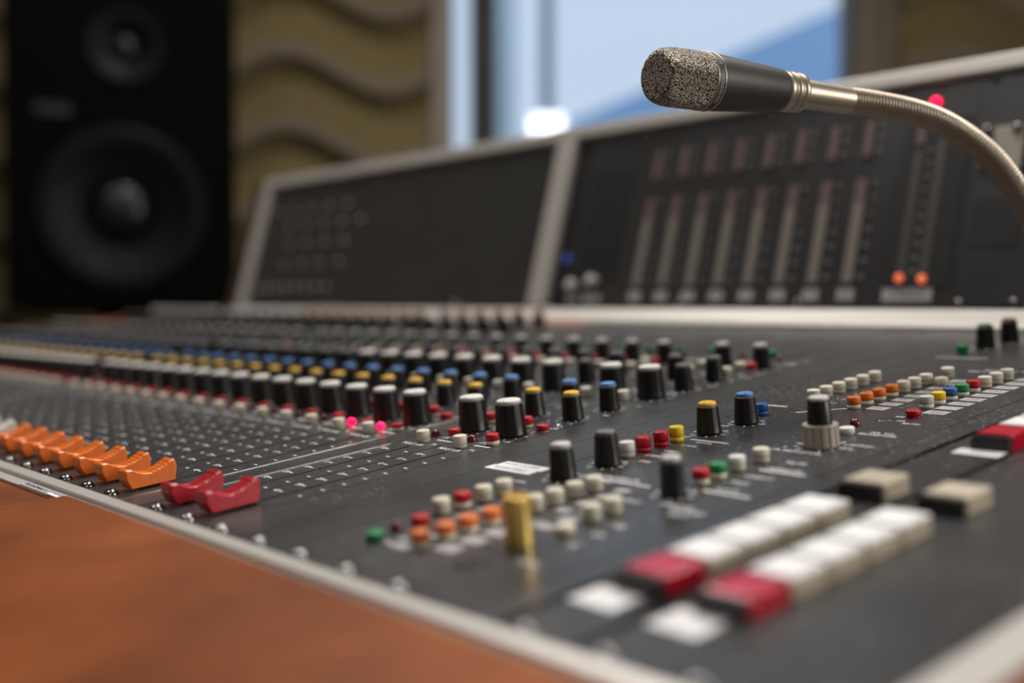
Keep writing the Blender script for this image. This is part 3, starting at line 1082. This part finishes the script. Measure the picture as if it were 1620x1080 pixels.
W5 = [('key_red', 'key_red')] + [('key_white', 'key_beige')] * 4
N5 = ['clear red'] + ['white'] * 4
key_row(221.5, 227.5, 5, 16.4, W5, N5)
key_row(252.0, 226.0, 5, 15.6, W5, N5)
key_row(220.3, 343.0, 1, 16.4, [('key_beige', 'key_beige')], ['beige'])
key_row(252.6, 340.0, 1, 15.8, [('key_beige', 'key_beige')], ['beige'])
key_row(224.6, 431.0, 3, 15.0, [('key_red', 'key_red')] + [('key_white', 'key_beige')] * 2, ['clear red', 'white', 'white'])
for x0, x1, y0, y1, wd, lb in ((205.6, 223.6, 212.0, 226.0, '', 'white label in front of the first key row'), (237.4, 255.2, 210.4, 225.4, '', 'white label in front of the second key row'), (212.0, 231.6, 420.4, 429.6, 'STUDIO', 'white label in front of the far key row')):
    b = MB()
    b.quad(x0, x1, y0, y1, 0.1, 'paper')
    if wd:
        b.text(wd, (x0 + x1) / 2, (y0 + y1) / 2, 4.2, 'tag', 0.16)
    link('paper_label', b.mesh('paper_label'), KEYPAN, label=lb)

# ------------------------------------------------------------------ meter bridge at the back of the console
BR_M = TILT @ Matrix.Translation((0, 0.790, 0.012)) @ Matrix.Rotation(R(-22.0), 4, 'X')
bri = empty('meter_bridge', BR_M)
thing(bri, 'dark meter bridge with pale metal frame leaning behind the mixing console knobs', 'meter bridge')
UP = Matrix.Rotation(R(90), 4, 'X')      # flat drawing x,y -> face x,z


def bmesh_face(mb, name, parent, label=None, y=0.0):
    """drawing in (x, y) turned up onto the bridge face; its z becomes height out of the face"""
    o = link(name, mb.mesh(name), parent, (0, 0, 0), label=label)
    o.matrix_local = Matrix.Translation((0, y * MM, 0)) @ UP
    return o


b = MB()
b.box(-1088, 640, 2, 120, 0, 186, 'bed')
link('body', b.mesh('body'), bri)
b = MB(); b.box(-1088, -452, -1, 3, 1, 184, 'panel_dark')
left_face = link('face_plate', b.mesh('face_plate'), bri, label='plain dark face plate left of the divider')
b = MB(); b.box(-402, -44.5, -1, 3, 1, 184, 'panel_dark')
mid_face = link('face_plate', b.mesh('face_plate'), bri, label='dark face plate with eight level meters')
b = MB(); b.box(-44, 16.5, -1, 3, 1, 184, 'panel_dark')
st_face = link('face_plate', b.mesh('face_plate'), bri, label='narrow dark face plate with the stereo meter')
b = MB(); b.box(17, 640, -1, 3, 1, 184, 'panel_dark')
rt_face = link('face_plate', b.mesh('face_plate'), bri, label='dark face plate at the right end')
b = MB(); b.box(-1112, 640, -6, 124, 184, 198, 'alu', 2.5)
link('top_rail', b.mesh('top_rail'), bri, label='pale metal rail along the top')
b = MB(); b.box(-456, -428, -6, 60, 0, 184, 'alu', 2)
link('divider_post', b.mesh('divider_post'), bri, label='pale upright divider post')
b = MB(); b.box(-428, -403, 1.0, 3, 1, 184, 'slot')
link('recess_strip', b.mesh('recess_strip'), bri, label='black recess beside the divider post')
b = MB(); b.box(-1112, -1088, -6, 124, 0, 184, 'alu', 2)
link('end_post', b.mesh('end_post'), bri, label='pale end post')
b = MB(); b.box(-1136, -1112, -8, 130, -3, 196, 'dark_wood', 2)
link('end_cheek', b.mesh('end_cheek'), bri, label='dark brown end cheek')

# eight bar meters
b = MB()
b.box(-5.2, 5.2, 127, 160, 0.0, 1.2, 'bed'); b.quad(-4.0, 4.0, 128.5, 158.5, 1.35, 'meter_red')
ME_M1 = b.mesh('peak_window')
b = MB()
b.box(-6.6, 6.6, 19, 111, 0.0, 1.2, 'bed')
b.quad(-4.9, 4.9, 88, 109, 1.35, 'meter_red'); b.quad(-4.9, 4.9, 21, 88, 1.35, 'meter_bar')
ME_M2 = b.mesh('bar_meter')
b = MB()
for i in range(7):
    b.text(('+6', '0', '-5', '-10', '-20', '-30', '-40')[i], 11.0, 105 - 13.2 * i, 5.0, 'tag', 1.1)
for i in range(3):
    b.text(('60', '40', '20')[i], 10.5, 155 - 11 * i, 5.0, 'tag', 1.1)
ME_M3 = b.mesh('meter_scale')
for i in range(8):
    x = -75.0 - 33.0 * i
    o = link('bar_meter', ME_M2, bri)
    o.matrix_local = Matrix.Translation((x * MM, -1 * MM, 0)) @ UP
    q = link('peak_window', ME_M1, o)
    link('meter_scale', ME_M3, o)
    b = MB()
    b.quad(x - 7.5, x + 7.5, 6.2, 16.2, 1.3, 'tag')
    b.text(str(8 - i), x, 11.2, 8, 'ink', 1.4)
    bmesh_face(b, 'number_tag', bri, 'grey number tag under a meter')

# louvred grille, knobs and lamps at the left of the meters
b = MB()
for i in range(26):
    z = 24 + 4.7 * i
    b.box(-397, -335, z, z + 3.1, 1.0, 1.2, 'slot')
bmesh_face(b, 'louvre_grille', bri, 'black louvred grille')
b = MB()
b.lathe([(6, 0), (5.8, 7), (5.2, 9), (2, 9.3)], 'silvercap', 24)
ME_BK = b.mesh('small_knob')
for x, z in ((-392, 22), (-364, 26)):
    o = link('small_knob', ME_BK, bri, label='small bright knob')
    o.matrix_local = Matrix.Translation((x * MM, -1 * MM, z * MM)) @ UP
b = MB()
b.lathe([(4.5, 0), (4.4, 2), (3, 3.4), (0.6, 3.8)], 'led_blue', 20)
o = link('blue_lamp', b.mesh('blue_lamp'), bri, label='dim blue lamp')
o.matrix_local = Matrix.Translation((-412 * MM, 1 * MM, 52 * MM)) @ UP
for x0, x1 in ((-376, -352), (-400, -384)):
    b = MB(); b.quad(x0, x1, 6, 13, 1.1, 'tag')
    bmesh_face(b, 'legend_tag', bri)

# stereo meter
b = MB()
b.box(-40, 12, 16, 152, 0.5, 1.4, 'slot')
b.quad(-32, -25, 20, 128, 1.6, 'meter_dim'); b.quad(-13, -6, 20, 136, 1.6, 'meter_dim')
b.quad(-32, -25, 134, 150, 1.6, 'meter_red'); b.quad(-11, -5, 148, 158, 1.6, 'meter_red')
for i in range(10):
    b.text(('+9', '+6', '+3', '0', '-5', '-10', '-20', '-30', '-40', '-50')[i], -19, 128 - 11 * i, 4.5, 'tag', 1.6)
bmesh_face(b, 'stereo_meter', bri, 'stereo level meter with two lit orange lamps', -0.4)
b = MB(); b.box(-42, 0, 5, 16, 0.8, 1.4, 'tag', 0.4); b.text('STEREO', -21, 10.5, 8, 'ink', 1.5)
bmesh_face(b, 'name_tag', bri, 'pale name tag under the stereo meter')
for x, z, key, nm, lb in ((-28.5, 23.5, 'led_on2', 'orange_lamp', 'lit orange lamp'), (-9.5, 22.5, 'led_on2', 'orange_lamp', 'lit orange lamp'), (-20, 167, 'led_on', 'red_lamp', 'lit red lamp')):
    b = MB(); b.lathe([(3.4, 0), (3.4, 1.6), (2.2, 2.8), (0.5, 3.1)], key, 20)
    o = link(nm, b.mesh(nm), bri, label=lb)
    o.matrix_local = Matrix.Translation((x * MM, -1.8 * MM, z * MM)) @ UP
b = MB(); b.lathe([(3.4, 0), (3.4, 1.6), (2.2, 2.8), (0.5, 3.1)], 'led_off', 20)
o = link('red_lamp', b.mesh('red_lamp'), bri, label='unlit dull red lamp')
o.matrix_local = Matrix.Translation((-864 * MM, -1 * MM, 170 * MM)) @ UP

# right end: beige plate, small lamp, dark recess
b = MB(); b.box(32, 56, 104, 139, 0.8, 4.5, 'beige', 1.2)
pl = bmesh_face(b, 'beige_plate', bri, 'beige plate with two screws', 0)
b = MB(); b.box(22, 60, 46, 84, 1.0, 1.5, 'slot', 0.2)
bmesh_face(b, 'dark_recess', bri)
b = MB(); b.lathe([(4, 0), (4, 2), (2.5, 3.6), (0.6, 4)], 'beige', 20)
o = link('beige_lamp', b.mesh('beige_lamp'), bri, label='small beige push lamp')
o.matrix_local = Matrix.Translation((26 * MM, -1 * MM, 112 * MM)) @ UP
for x, z in ((-19, 181), (26, 180), (22, 3.5), (63, 3.5), (-585, 4), (-470, 178), (-860, 5), (-1080, 5), (-330, 178), (-180, 180), (-120, 4), (-250, 4), (27, 137), (50, 136)):
    o = link('screw', ME_SCREW, bri)
    o.matrix_local = Matrix.Translation((x * MM, (-1 if x not in (27, 50) else -5) * MM, z * MM)) @ UP
o = link('screw', ME_SCREW, bri, label='bright screw at the foot of the divider post')
o.matrix_local = Matrix.Translation((-425 * MM, -6.5 * MM, 3.5 * MM)) @ UP

# dot matrix of sockets at the far left
b = MB()
b.lathe([(3.6, 0), (3.5, 1.0), (2.2, 1.6), (1.0, 1.7)], 'tag', 14)
ME_DOT = b.mesh('socket')
random.seed(11)
for r, (z, n, x0, dx) in enumerate(((144, 5, -1052, 46), (120, 5, -1010, 46), (92, 4, -1000, 48), (62, 4, -1000, 48), (28, 8, -1064, 27))):
    for i in range(n):
        o = link('socket', ME_DOT, bri)
        o.matrix_local = Matrix.Translation(((x0 + dx * i) * MM, -1 * MM, z * MM)) @ UP

# ------------------------------------------------------------------ gooseneck microphone
mic = empty('gooseneck_microphone', TILT @ Matrix.Translation((0.158, 0.652, 0)))
thing(mic, 'silver mesh talkback microphone with black body on a bent gooseneck over the console', 'microphone')
ORG = Vector((158, 652, 0))
A, Bv = Vector((76.8, 413.5, 170.3)), Vector((91.5, 513.0, 159.2))
ax = (Bv - A).normalized()
q = ax.to_track_quat('Z', 'Y').to_matrix().to_4x4()
mt = Matrix.Translation(A - ORG) @ q


def mic_part(name, prof, key, seg=48, label=None, c0=True, c1=True, smooth=True, flute=None):
    b = MB()
    b.lathe(prof, key, seg, mtx=mt, cap0=c0, cap1=c1, smooth=smooth, flute=flute)
    return link(name, b.mesh(name), mic, label=label)


g = [(0.4, 0.0), (5, 0.02), (9.8, 0.1), (11.2, 0.5), (12.3, 1.6), (13.2, 3.6), (13.8, 6.2), (14.05, 9.5), (14.1, 27.6)]
mic_part('mesh_grille', g, 'mic_mesh', 56, 'coarse silver metal mesh head', True, False)
rb = mic_part('black_ring', [(14.1, 28.4), (14.1, 32.0)], 'mic_black', 56, 'black ring with small print', False, False)
mic_part('silver_ring', [(13.8, 27.4), (14.35, 27.6), (14.35, 28.3), (14.0, 28.5)], 'mic_metal', 56, None, False, False)
mic_part('silver_ring', [(14.0, 31.9), (14.35, 32.1), (14.35, 32.9), (13.8, 33.1)], 'mic_metal', 56, None, False, False)
mic_part('microphone_body', [(13.9, 33.0), (14.0, 33.6), (13.9, 36), (11.0, 79), (10.7, 80.4), (10.0, 81)], 'mic_black', 56, 'matt black tapering body', False, True)
mic_part('collar', [(9.4, 80.4), (10.3, 81.2), (10.4, 85.0), (9.6, 85.6), (9.6, 86.6), (10.3, 87.2), (10.3, 89.6), (9.5, 90.2), (9.5, 91.2), (10.2, 91.8), (10.2, 94.4), (9.0, 95.6)], 'mic_metal', 48, 'ridged nickel collar')
# small print on the black ring, bent round it
b = MB()
for s, a0 in (('CONDENSER', 205), ('MIC', 262), ('III', 150)):
    t = MB()
    t.text(s, 0, 0, 2.6, 'tag', 0)
    for v in t.bm.verts:
        x, y = v.co.x / MM, v.co.y / MM
        a = R(a0) + x / 14.1
        v.co = (mt @ Vector((14.2 * math.cos(a), 14.2 * math.sin(a), 30.2 + y))) * MM
    mp = {v: b.bm.verts.new(v.co) for v in t.bm.verts}
    b.mi('tag')
    for f in t.bm.faces:
        b.bm.faces.new([mp[v] for v in f.verts])
    t.bm.free()
lt = link('lettering', b.mesh('lettering'), rb, label='white print')


def catmull(pts, n):
    out = []
    P_ = [pts[0] * 2 - pts[1]] + pts + [pts[-1] * 2 - pts[-2]]
    for i in range(1, len(P_) - 2):
        for j in range(n):
            t = j / n
            a, b_, c, d = P_[i - 1], P_[i], P_[i + 1], P_[i + 2]
            out.append(0.5 * ((2 * b_) + (c - a) * t + (2 * a - 5 * b_ + 4 * c - d) * t * t + (3 * b_ - a - 3 * c + d) * t ** 3))
    out.append(pts[-1])
    return out


def sweep(path, radius, key, seg=24):
    """tube along a path; radius(i, s) in mm"""
    b = MB()
    i_m = b.mi(key)
    rings = []
    up = Vector((0, 0, 1))
    s = 0.0
    prev = None
    for i, p in enumerate(path):
        tan = (path[min(i + 1, len(path) - 1)] - path[max(i - 1, 0)]).normalized()
        if prev is None:
            nrm = tan.cross(up).normalized()
        else:
            nrm = (prev - tan * prev.dot(tan)).normalized()
        prev = nrm
        bn = tan.cross(nrm)
        if i:
            s += (p - path[i - 1]).length
        r = radius(i, s)
        rings.append([b.bm.verts.new((p - ORG + nrm * r * math.cos(2 * math.pi * k / seg) + bn * r * math.sin(2 * math.pi * k / seg)) * MM) for k in range(seg)])
    for a, c in zip(rings, rings[1:]):
        for k in range(seg):
            f = b.bm.faces.new((a[k], a[(k + 1) % seg], c[(k + 1) % seg], c[k]))
            f.smooth = True
            f.material_index = i_m
    b.bm.faces.new(rings[0][::-1]); b.bm.faces.new(rings[-1])
    return b


E0 = A + ax * 95.0
path = [E0, Vector((96.4, 543.0, 155.2)), Vector((104.3, 567.1, 151.0)), Vector((113.6, 589.5, 144.6)), Vector((122.1, 607.2, 135.4)), Vector((132.0, 622.5, 121.1)),
        Vector((140.2, 633.7, 103.3)), Vector((148.6, 644.2, 77.0)), Vector((154.0, 649.5, 48)), Vector((157.2, 651.6, 26)), Vector((158, 652, 14))]
full = catmull(path, 120)
n0 = 120
bt = sweep(full[:n0 + 2], lambda i, s: 7.7 - 0.6 * min(1, s / 38), 'mic_metal', 32)
link('neck_tube', bt.mesh('neck_tube'), mic, label='smooth nickel tube')
bt = sweep(full[n0:], lambda i, s: 6.75 + 0.42 * math.sin(2 * math.pi * s / 2.1), 'mic_metal', 28)
link('gooseneck', bt.mesh('gooseneck'), mic, label='ribbed flexible nickel gooseneck')
b = MB()
b.lathe([(14, 0.3), (14, 3), (12.5, 4.5), (9.5, 5), (9, 15), (7.5, 17)], 'mic_metal', 36)
link('mounting_flange', b.mesh('mounting_flange'), mic)
